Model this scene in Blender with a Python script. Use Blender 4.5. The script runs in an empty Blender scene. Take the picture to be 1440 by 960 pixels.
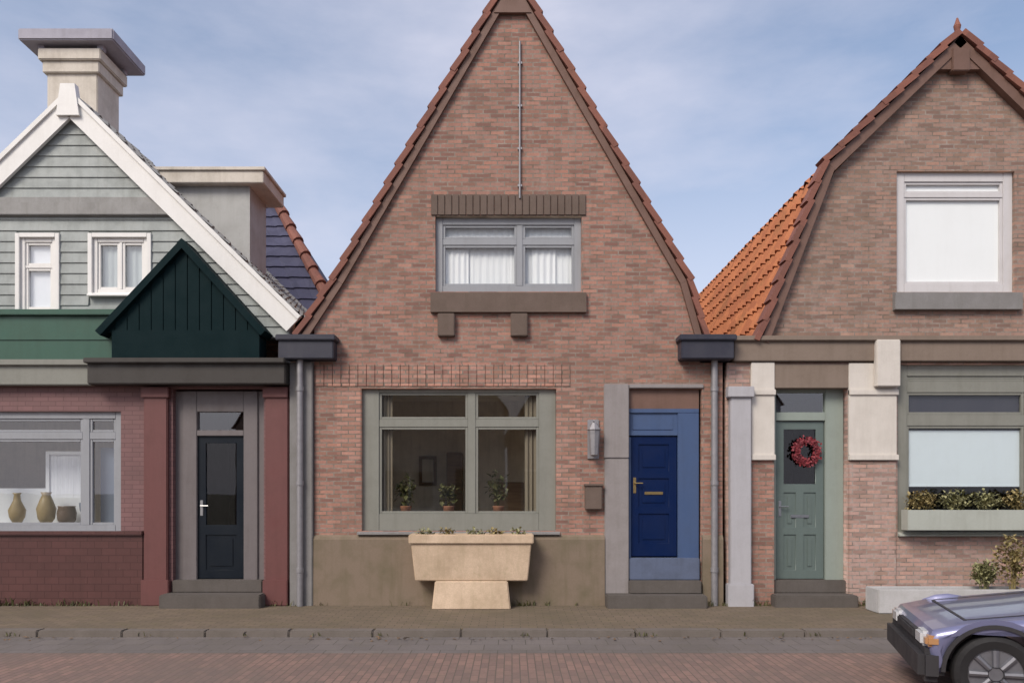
import bpy, bmesh, math, random
from mathutils import Vector, Matrix
random.seed(7)
R = math.radians
sc = bpy.context.scene
col = sc.collection
D0, F, HOR, CAMH = 11.3, 1130.0, 690.0, 1.6

def wx(px, y=0.0): return (px - 720.0) * (D0 + y) / F          # photograph pixel -> metres on the plane at depth y
def wz(py, y=0.0): return CAMH - (py - HOR) * (D0 + y) / F

# ------------------------------------------------------------------ mesh helpers
LOC = {}
def link(name, bm, m, parent=None, smooth=False, local=False, origin=None):
    me = bpy.data.meshes.new(name)
    o = bpy.data.objects.new(name, me)
    if parent is not None:
        L = LOC[parent.name]
        o.parent = parent
        if not local: bm.transform(Matrix.Translation(-L))
        LOC[o.name] = L
    else:
        if origin is None:
            vs = [v.co for v in bm.verts]
            mn = Vector((min(v.x for v in vs), min(v.y for v in vs), min(v.z for v in vs)))
            mx = Vector((max(v.x for v in vs), max(v.y for v in vs), max(v.z for v in vs)))
            origin = Vector(((mn.x + mx.x) / 2, (mn.y + mx.y) / 2, mn.z))
        origin = Vector(origin)
        bm.transform(Matrix.Translation(-origin)); o.location = origin
        LOC[o.name] = origin
    bm.to_mesh(me); bm.free()
    if smooth:
        for p in me.polygons: p.use_smooth = True
    me.materials.append(m)
    col.objects.link(o)
    return o

def thing(name, label, cat, loc, rz=0, group=None):
    o = bpy.data.objects.new(name, None)
    o.location = loc; o.rotation_euler = (0, 0, rz); o.empty_display_size = .2
    o['label'] = label; o['category'] = cat
    if group: o['group'] = group
    LOC[o.name] = Vector(loc)
    col.objects.link(o); return o
def tag(o, label, cat, group=None, kind=None):
    if kind: o['kind'] = kind
    if label: o['label'] = label
    if cat: o['category'] = cat
    if group: o['group'] = group
    return o
def struct(name, bm, m, label=None):
    o = link(name, bm, m); o['kind'] = 'structure'
    return o

def B(): return bmesh.new()
def box(bm, x0, x1, y0, y1, z0, z1, bev=0.0):
    t = bmesh.new()
    vs = [t.verts.new((x, y, z)) for x in (x0, x1) for y in (y0, y1) for z in (z0, z1)]
    for f in ((0,1,3,2),(4,6,7,5),(0,4,5,1),(2,3,7,6),(0,2,6,4),(1,5,7,3)): t.faces.new([vs[i] for i in f])
    bmesh.ops.recalc_face_normals(t, faces=t.faces)
    if bev: bmesh.ops.bevel(t, geom=t.edges[:], offset=bev, segments=2, affect='EDGES')
    join(bm, t)
def join(bm, t):
    me = bpy.data.meshes.new('tmp'); t.to_mesh(me); t.free(); bm.from_mesh(me); bpy.data.meshes.remove(me)
def poly_y(bm, pts, y0, y1):
    """convex polygon given in (x, z), extruded from y0 to y1"""
    t = bmesh.new()
    a = [t.verts.new((x, y0, z)) for x, z in pts]; b = [t.verts.new((x, y1, z)) for x, z in pts]
    t.faces.new(a); t.faces.new(b[::-1])
    n = len(pts)
    for i in range(n): t.faces.new([a[i], b[i], b[(i+1) % n], a[(i+1) % n]])
    bmesh.ops.recalc_face_normals(t, faces=t.faces); join(bm, t)
def poly_x(bm, pts, x0, x1):
    t = bmesh.new()
    a = [t.verts.new((x0, y, z)) for y, z in pts]; b = [t.verts.new((x1, y, z)) for y, z in pts]
    t.faces.new(a); t.faces.new(b[::-1])
    n = len(pts)
    for i in range(n): t.faces.new([a[i], b[i], b[(i+1) % n], a[(i+1) % n]])
    bmesh.ops.recalc_face_normals(t, faces=t.faces); join(bm, t)
def quad(bm, pts): bm.faces.new([bm.verts.new(p) for p in pts])
def tube(bm, p, q, r, r2=None, seg=14, caps=True):
    p, q = Vector(p), Vector(q); d = (q - p); L = d.length
    mt = Matrix.Translation((p + q) / 2) @ d.to_track_quat('Z', 'Y').to_matrix().to_4x4()
    bmesh.ops.create_cone(bm, cap_ends=caps, segments=seg, radius1=r, radius2=r if r2 is None else r2, depth=L, matrix=mt)
def wall(outline, holes, y0, y1, bevel=0.0):
    """flat wall with real openings: outline / holes in (x, z); front at y0, back at y1"""
    cu = bpy.data.curves.new('tmp', 'CURVE'); cu.dimensions = '2D'; cu.fill_mode = 'BOTH'
    cu.extrude = (y1 - y0) / 2 - bevel
    if bevel: cu.bevel_depth = bevel; cu.bevel_resolution = 3; cu.offset = -bevel
    for pts in [outline] + holes:
        s = cu.splines.new('POLY'); s.points.add(len(pts) - 1)
        for i, (x, z) in enumerate(pts): s.points[i].co = (x, z, 0, 1)
        s.use_cyclic_u = True
    o = bpy.data.objects.new('tmp', cu); col.objects.link(o)
    dg = bpy.context.evaluated_depsgraph_get()
    me = bpy.data.meshes.new_from_object(o.evaluated_get(dg))
    bm = bmesh.new(); bm.from_mesh(me)
    bpy.data.objects.remove(o); bpy.data.curves.remove(cu); bpy.data.meshes.remove(me)
    for v in bm.verts: v.co = Vector((v.co.x, (y0 + y1) / 2 - v.co.z, v.co.y))
    bmesh.ops.remove_doubles(bm, verts=bm.verts, dist=1e-4)
    bmesh.ops.recalc_face_normals(bm, faces=bm.faces)
    return bm
def rect(x0, x1, z0, z1): return [(x0, z0), (x1, z0), (x1, z1), (x0, z1)]
def strip(bm, p, q, w, y0, y1, off=0.0, side=1):
    """board along p->q in the (x, z) plane: width w measured to one side, extruded y0..y1"""
    p, q = Vector(p), Vector(q); d = (q - p).normalized(); n = Vector((-d.y, d.x)) * side
    a, b = p + n * off, q + n * off
    poly_y(bm, [tuple(a), tuple(b), tuple(b + n * w), tuple(a + n * w)], y0, y1)
def verge(bm, p, q, y0, y1, side, step=.3, th=.075, w=.0, jit=.006):
    """verge tiles lapped one over the next up the rake"""
    p, q = Vector(p), Vector(q); L = (q - p).length; d = (q - p) / L; n = Vector((-d.y, d.x)) * side
    k = max(1, int(round(L / step)))
    for i in range(k):
        a = p + d * (L * i / k - .03); b = p + d * (L * (i + 1) / k + .02)
        j = random.uniform(-jit, jit)
        poly_y(bm, [tuple(a + n * (.035 + j)), tuple(b + n * (.0 + j)), tuple(b + n * (th + j)), tuple(a + n * (th + .035 + j))], y0 + j, y1)
def tiles(A, Bk, C, Dk, tw=.24, course=.33, amp=.028, seg=8):
    """pantile slope: A lower front, Bk lower back, C upper back, Dk upper front"""
    A, Bk, C, Dk = map(Vector, (A, Bk, C, Dk)); bm = B()
    n = (Bk - A).cross(Dk - A).normalized()
    if n.z < 0: n = -n
    U = max(1, int(round((Bk - A).length / tw))); V = max(1, int(round((Dk - A).length / course)))
    prof = [amp * (math.sin(2 * math.pi * i / seg) + .35 * math.sin(4 * math.pi * i / seg + .6)) for i in range(seg)]
    rows = []
    for v in range(V):
        for s in (0, 1):
            row = []
            vv = (v + (s * 1.0)) / V
            for u in range(U * seg + 1):
                uu = u / (U * seg)
                pt = A.lerp(Bk, uu).lerp(Dk.lerp(C, uu), vv)
                h = prof[u % seg] + (.035 if s == 0 else 0.0) + .006 * math.sin(v * 12.9 + (u // seg) * 78.2)
                row.append(bm.verts.new(pt + n * h))
            rows.append(row)
    for a, b in zip(rows, rows[1:]):
        for i in range(len(a) - 1): bm.faces.new((a[i], a[i+1], b[i+1], b[i]))
    bmesh.ops.recalc_face_normals(bm, faces=bm.faces)
    return bm
def lathe(bm, c, prof, seg=28, sx=1, sy=1):
    rings = []
    for r, z in prof:
        rings.append([bm.verts.new((c[0] + r * sx * math.cos(2*math.pi*i/seg), c[1] + r * sy * math.sin(2*math.pi*i/seg), c[2] + z)) for i in range(seg)])
    for a, b in zip(rings, rings[1:]):
        for i in range(seg): bm.faces.new((a[i], a[(i+1) % seg], b[(i+1) % seg], b[i]))
    bm.faces.new(rings[0][::-1]); bm.faces.new(rings[-1])
def leaves(bm, c, r, n, size, up=.3):
    for _ in range(n):
        d = Vector((random.gauss(0, 1), random.gauss(0, 1), random.gauss(0, 1))).normalized() * (random.random() ** .45)
        p = Vector((c[0] + d.x * r[0], c[1] + d.y * r[1], c[2] + d.z * r[2]))
        s = size * random.uniform(.55, 1.25)
        m = Matrix.Rotation(random.uniform(0, 6.28), 4, 'Z') @ Matrix.Rotation(random.uniform(-1.1, .9) + up, 4, 'X')
        pts = [(0, 0, 0), (s*.33, s*.45, s*.08), (0, s, -s*.1), (-s*.33, s*.45, s*.08)]
        quad(bm, [p + m @ Vector(q) for q in pts])
def grass(bm, c, n, h, spread):
    for _ in range(n):
        p = Vector(c) + Vector((random.gauss(0, spread), random.gauss(0, spread * .5), 0))
        a = random.uniform(0, 6.28); t = Vector((math.cos(a), math.sin(a), 0)); s = Vector((-t.y, t.x, 0))
        hh = h * random.uniform(.4, 1.2); w = .006 * random.uniform(.7, 1.5)
        b0, b1 = p - s * w, p + s * w
        m0, m1 = p + t * hh * .25 + Vector((0, 0, hh * .65)) - s * w * .8, p + t * hh * .25 + Vector((0, 0, hh * .65)) + s * w * .8
        tip = p + t * hh * .7 + Vector((0, 0, hh))
        v = [bm.verts.new(x) for x in (b0, b1, m1, m0, tip)]
        bm.faces.new(v[:4]); bm.faces.new((v[3], v[2], v[4]))

# ------------------------------------------------------------------ materials
def base(name, rough=.6, spec=.4):
    m = bpy.data.materials.new(name); m.use_nodes = True
    nt = m.node_tree; b = nt.nodes['Principled BSDF']
    b.inputs['Roughness'].default_value = rough
    b.inputs['Specular IOR Level'].default_value = spec
    return m, nt, b
def N(nt, t, **k):
    n = nt.nodes.new(t)
    for a, v in k.items(): setattr(n, a, v)
    return n
def noise(nt, vec, scale, detail=6, rough=.6):
    n = N(nt, 'ShaderNodeTexNoise'); n.inputs['Scale'].default_value = scale
    n.inputs['Detail'].default_value = detail; n.inputs['Roughness'].default_value = rough
    nt.links.new(vec, n.inputs['Vector']); return n.outputs['Fac']
def mixc(nt, fac, a, b, mode='MIX'):
    n = N(nt, 'ShaderNodeMix', data_type='RGBA', blend_type=mode)
    for s, v in ((0, fac), (6, a), (7, b)):
        if hasattr(v, 'is_linked'): nt.links.new(v, n.inputs[s])
        elif s == 0: n.inputs[0].default_value = v
        else: n.inputs[s].default_value = (*v, 1)
    return n.outputs[2]
def rng(nt, v, a, b, c=0., d=1.):
    n = N(nt, 'ShaderNodeMapRange'); nt.links.new(v, n.inputs[0])
    for i, x in enumerate((a, b, c, d)): n.inputs[i + 1].default_value = x
    return n.outputs[0]
def bump(nt, b, h, strength, dist=.01, prev=None):
    n = N(nt, 'ShaderNodeBump'); n.inputs['Strength'].default_value = strength; n.inputs['Distance'].default_value = dist
    nt.links.new(h, n.inputs['Height'])
    if prev: nt.links.new(prev, n.inputs['Normal'])
    nt.links.new(n.outputs[0], b.inputs['Normal']); return n.outputs[0]
def objvec(nt): return N(nt, 'ShaderNodeTexCoord').outputs['Object']
def flatvec(nt):
    """x + y along the wall, z up it"""
    t = objvec(nt); s = N(nt, 'ShaderNodeSeparateXYZ'); nt.links.new(t, s.inputs[0])
    a = N(nt, 'ShaderNodeMath', operation='ADD'); nt.links.new(s.outputs[0], a.inputs[0]); nt.links.new(s.outputs[1], a.inputs[1])
    c = N(nt, 'ShaderNodeCombineXYZ'); nt.links.new(a.outputs[0], c.inputs[0]); nt.links.new(s.outputs[2], c.inputs[1])
    return c.outputs[0], t, s.outputs[2]

def brick(name, c1, c2, mortar, dirt=(.1,.085,.07), bw=.20, bh=.060, bias=0., stain=.35, gloss=.85):
    m, nt, b = base(name, gloss, .25)
    v, t, z = flatvec(nt)
    wob = N(nt, 'ShaderNodeTexNoise'); wob.inputs['Scale'].default_value = 9; nt.links.new(v, wob.inputs['Vector'])
    wm = N(nt, 'ShaderNodeVectorMath', operation='MULTIPLY_ADD'); nt.links.new(wob.outputs['Color'], wm.inputs[0]); wm.inputs[1].default_value = (.010, .004, 0); nt.links.new(v, wm.inputs[2])
    br = N(nt, 'ShaderNodeTexBrick'); nt.links.new(wm.outputs[0], br.inputs['Vector'])
    br.offset = .5; br.inputs['Scale'].default_value = 1
    br.inputs['Color1'].default_value = (0, 0, 0, 1); br.inputs['Color2'].default_value = (1, 1, 1, 1); br.inputs['Mortar'].default_value = (.5, .5, .5, 1)
    br.inputs['Mortar Size'].default_value = .0095; br.inputs['Mortar Smooth'].default_value = .25; br.inputs['Bias'].default_value = bias
    br.inputs['Brick Width'].default_value = bw; br.inputs['Row Height'].default_value = bh
    rp = N(nt, 'ShaderNodeValToRGB'); nt.links.new(br.outputs['Color'], rp.inputs[0]); e = rp.color_ramp.elements
    k = lambda c, f, g=1., h=1.: (min(1, c[0]*f), min(1, c[1]*f*g), min(1, c[2]*f*h), 1)
    e[0].position = 0; e[0].color = k(c2, .74, .98, 1.0); e[1].position = 1; e[1].color = k(c1, 1.16, 1.03, 1.0)
    for p, c in ((.12, k(c2, .85)), (.3, k(c2, 1.0, 1.02, .95)), (.55, k(c1, 1.)), (.75, k(c1, .92, 1.1, 1.12)), (.9, k(c1, 1.1, .95, .9))): e.new(p).color = c
    big = noise(nt, t, .8, 5, .65); fine = noise(nt, t, 26, 5, .7); mid = noise(nt, t, 5, 5, .7)
    mo = mixc(nt, rng(nt, mid, .35, .65), mortar, (mortar[0]*.42, mortar[1]*.40, mortar[2]*.37))
    c = mixc(nt, br.outputs['Fac'], rp.outputs[0], mo)
    c = mixc(nt, rng(nt, big, .45, .72, 0, stain), c, dirt)
    mp = N(nt, 'ShaderNodeMapping'); nt.links.new(t, mp.inputs[0]); mp.inputs['Scale'].default_value = (3.2, 3.2, .35)
    streak = noise(nt, mp.outputs[0], 1.3, 4, .6)
    c = mixc(nt, rng(nt, streak, .52, .8, 0, stain * 1.1), c, (dirt[0]*.75, dirt[1]*.75, dirt[2]*.72))
    mp2 = N(nt, 'ShaderNodeMapping'); nt.links.new(t, mp2.inputs[0]); mp2.inputs['Scale'].default_value = (2.2, 2.2, .5); mp2.inputs['Location'].default_value = (3.7, 1.1, 2.2)
    eff = noise(nt, mp2.outputs[0], 1.9, 6, .7)
    c = mixc(nt, rng(nt, eff, .56, .78, 0, stain * .9), c, (.40, .345, .30))          # lime bloom
    f2 = mixc(nt, rng(nt, fine, .42, .75, 0, .4), c, (c1[0]*.5, c1[1]*.5, c1[2]*.5))
    nt.links.new(f2, b.inputs['Base Color'])
    p = bump(nt, b, br.outputs['Fac'], -1.0, .016)
    bump(nt, b, fine, .4, .005, p)
    return m
def paint(name, c, rough=.45, wear=.12, spec=.4, boards=None, wornc=None):
    m, nt, b = base(name, rough, spec); t = objvec(nt)
    n1 = noise(nt, t, 3.1, 6, .65); n2 = noise(nt, t, 40, 3, .6)
    d = wornc or (c[0]*.55, c[1]*.53, c[2]*.5)
    cc = mixc(nt, rng(nt, n1, .45, .8, 0, wear * 3), c, d)
    cc = mixc(nt, rng(nt, n2, .4, .8, 0, wear), cc, d)
    mp = N(nt, 'ShaderNodeMapping'); nt.links.new(t, mp.inputs[0]); mp.inputs['Scale'].default_value = (7, 7, .6)
    cc = mixc(nt, rng(nt, noise(nt, mp.outputs[0], 1.6, 5, .65), .48, .8, 0, wear * 2.2), cc, (d[0]*.95, d[1]*.93, d[2]*.88))
    nt.links.new(cc, b.inputs['Base Color'])
    nt.links.new(rng(nt, n1, .3, .7, max(.05, rough - .12), min(1, rough + .15)), b.inputs['Roughness'])
    bump(nt, b, n2, .12, .003); return m
def painted_brick(name, c, rough=.6, bw=.215, bh=.065, wear=.2):
    m, nt, b = base(name, rough, .35); v, t, z = flatvec(nt)
    br = N(nt, 'ShaderNodeTexBrick'); nt.links.new(v, br.inputs['Vector']); br.offset = .5; br.inputs['Scale'].default_value = 1
    br.inputs['Mortar Size'].default_value = .006; br.inputs['Mortar Smooth'].default_value = .4; br.inputs['Brick Width'].default_value = bw; br.inputs['Row Height'].default_value = bh
    br.inputs['Color1'].default_value = (*c, 1); br.inputs['Color2'].default_value = (c[0]*.84, c[1]*.86, c[2]*.86, 1); br.inputs['Mortar'].default_value = (c[0]*.6, c[1]*.6, c[2]*.6, 1)
    n1 = noise(nt, t, 1.4, 7, .7); n2 = noise(nt, t, 22, 5, .7)
    mp = N(nt, 'ShaderNodeMapping'); nt.links.new(t, mp.inputs[0]); mp.inputs['Scale'].default_value = (5, 5, .4)
    st = noise(nt, mp.outputs[0], 1.5, 4, .6)
    cc = mixc(nt, rng(nt, n1, .45, .75, 0, wear * 2), br.outputs['Color'], (c[0]*.55, c[1]*.6, c[2]*.58))
    cc = mixc(nt, rng(nt, st, .5, .8, 0, wear * 1.6), cc, (c[0]*.5, c[1]*.55, c[2]*.52))
    cc = mixc(nt, rng(nt, n2, .68, .74, 0, wear * 2.5), cc, (.32, .25, .21))
    nt.links.new(cc, b.inputs['Base Color']); p = bump(nt, b, br.outputs['Fac'], -.6, .009); bump(nt, b, n2, .25, .004, p); return m
def wood(name, c1, c2, rough=.65, axis=0):
    m, nt, b = base(name, rough, .3); t = objvec(nt)
    mp = N(nt, 'ShaderNodeMapping'); nt.links.new(t, mp.inputs[0])
    s = [22., 22., 22.]; s[axis] = 1.6; mp.inputs['Scale'].default_value = s
    g = noise(nt, mp.outputs[0], 1.5, 7, .65)
    nt.links.new(mixc(nt, rng(nt, g, .3, .7), c1, c2), b.inputs['Base Color']); bump(nt, b, g, .25, .004); return m
def claytile(name, c1, c2, moss=(.07,.075,.03), mossy=.25):
    m, nt, b = base(name, .75, .3); t = objvec(nt)
    vo = N(nt, 'ShaderNodeTexVoronoi'); vo.inputs['Scale'].default_value = 3.4; nt.links.new(t, vo.inputs['Vector'])
    sp = N(nt, 'ShaderNodeSeparateColor'); nt.links.new(vo.outputs['Color'], sp.inputs[0])
    n1 = noise(nt, t, 1.7, 6, .65); n2 = noise(nt, t, 30, 4, .7)
    c = mixc(nt, sp.outputs[0], c1, c2)
    c = mixc(nt, rng(nt, n2, .4, .75, 0, .35), c, (c1[0]*.5, c1[1]*.5, c1[2]*.5))
    c = mixc(nt, rng(nt, n1, .52, .75, 0, mossy * 2), c, moss)
    nt.links.new(c, b.inputs['Base Color']); bump(nt, b, n2, .25, .004); return m
def stone(name, c, rough=.85, spots=.3):
    m, nt, b = base(name, rough, .25); t = objvec(nt)
    n1 = noise(nt, t, 2.3, 7, .7); n2 = noise(nt, t, 55, 4, .7)
    cc = mixc(nt, rng(nt, n1, .4, .75, 0, spots * 1.6), c, (c[0]*.5, c[1]*.48, c[2]*.42))
    cc = mixc(nt, rng(nt, n2, .35, .75, 0, spots), cc, (c[0]*.6, c[1]*.6, c[2]*.6))
    mp = N(nt, 'ShaderNodeMapping'); nt.links.new(t, mp.inputs[0]); mp.inputs['Scale'].default_value = (6, 6, .7)
    cc = mixc(nt, rng(nt, noise(nt, mp.outputs[0], 1.7, 5, .7), .5, .78, 0, spots * .9), cc, (c[0]*.52, c[1]*.54, c[2]*.46))      # water marks
    cc = mixc(nt, rng(nt, noise(nt, t, 7, 6, .75), .58, .72, 0, spots * .7), cc, (c[0]*.42, c[1]*.5, c[2]*.32))                 # algae
    nt.links.new(cc, b.inputs['Base Color']); p = bump(nt, b, n2, .3, .004); bump(nt, b, n1, .25, .02, p); return m
def paving(name, c1, c2, mortar, bw=.2, bh=.1, rot=0., dirt=(.05,.05,.035), moss=.3, jsize=.006):
    m, nt, b = base(name, .88, .25); t = objvec(nt)
    mp = N(nt, 'ShaderNodeMapping'); nt.links.new(t, mp.inputs[0]); mp.inputs['Rotation'].default_value = (0, 0, rot)
    br = N(nt, 'ShaderNodeTexBrick'); nt.links.new(mp.outputs[0], br.inputs['Vector']); br.offset = .5
    br.inputs['Scale'].default_value = 1
    br.inputs['Color1'].default_value = (*c1, 1); br.inputs['Color2'].default_value = (*c2, 1); br.inputs['Mortar'].default_value = (*mortar, 1)
    br.inputs['Mortar Size'].default_value = jsize; br.inputs['Mortar Smooth'].default_value = .3
    br.inputs['Brick Width'].default_value = bw; br.inputs['Row Height'].default_value = bh
    n1 = noise(nt, t, .8, 7, .7); n2 = noise(nt, t, 30, 5, .7); n3 = noise(nt, t, 4.5, 5, .7)
    c = mixc(nt, rng(nt, n1, .42, .68, 0, .75), br.outputs['Color'], dirt)
    c = mixc(nt, rng(nt, n3, .5, .75, 0, moss), c, (dirt[0]*1.3, dirt[1]*1.35, dirt[2]*.9))
    c = mixc(nt, rng(nt, n2, .4, .8, 0, .4), c, (c1[0]*.45, c1[1]*.45, c1[2]*.45))
    nt.links.new(c, b.inputs['Base Color'])
    p = bump(nt, b, br.outputs['Fac'], -.5, .008); bump(nt, b, n2, .3, .004, p)
    return m
def glass(name, tint=(.95,.97,.96), refl=.0):
    m = bpy.data.materials.new(name); m.use_nodes = True; nt = m.node_tree; nt.nodes.clear()
    o = N(nt, 'ShaderNodeOutputMaterial'); tr = N(nt, 'ShaderNodeBsdfTransparent'); gl = N(nt, 'ShaderNodeBsdfGlossy')
    tr.inputs[0].default_value = (*tint, 1); gl.inputs[0].default_value = (1, 1, 1, 1); gl.inputs['Roughness'].default_value = .015
    fr = N(nt, 'ShaderNodeLayerWeight'); fr.inputs[0].default_value = .5      # Schlick, the same from both faces
    pw = N(nt, 'ShaderNodeMath', operation='POWER'); nt.links.new(fr.outputs['Facing'], pw.inputs[0]); pw.inputs[1].default_value = 5
    a = N(nt, 'ShaderNodeMath', operation='MULTIPLY_ADD'); nt.links.new(pw.outputs[0], a.inputs[0]); a.inputs[1].default_value = .9; a.inputs[2].default_value = .05 + refl
    bp = N(nt, 'ShaderNodeBump'); bp.inputs['Strength'].default_value = .06; bp.inputs['Distance'].default_value = .01
    nt.links.new(noise(nt, objvec(nt), 2.2, 1, .4), bp.inputs['Height']); nt.links.new(bp.outputs[0], gl.inputs['Normal'])
    mx = N(nt, 'ShaderNodeMixShader'); nt.links.new(a.outputs[0], mx.inputs[0]); nt.links.new(tr.outputs[0], mx.inputs[1]); nt.links.new(gl.outputs[0], mx.inputs[2])
    nt.links.new(mx.outputs[0], o.inputs[0]); return m
def fabric(name, c, axis_scale=18.):
    m, nt, b = base(name, .9, .15); t = objvec(nt)
    mp = N(nt, 'ShaderNodeMapping'); nt.links.new(t, mp.inputs[0]); mp.inputs['Scale'].default_value = (axis_scale, 1, .6)
    n = noise(nt, mp.outputs[0], 1.0, 3, .5)
    nt.links.new(mixc(nt, rng(nt, n, .35, .7, 0, .25), c, (c[0]*.75, c[1]*.75, c[2]*.76)), b.inputs['Base Color'])
    bump(nt, b, n, .5, .03); return m
def leafm(name, a, b_):
    m, nt, b = base(name, .55, .35); t = objvec(nt)
    nt.links.new(mixc(nt, rng(nt, noise(nt, t, 9, 3), .35, .65), a, b_), b.inputs['Base Color']); return m
def metal(name, c, rough=.4, met=1.0):
    m, nt, b = base(name, rough, .5); b.inputs['Metallic'].default_value = met; t = objvec(nt)
    n = noise(nt, t, 12, 5)
    nt.links.new(mixc(nt, rng(nt, n, .4, .75, 0, .5), c, (c[0]*.6, c[1]*.6, c[2]*.6)), b.inputs['Base Color']); return m

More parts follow.
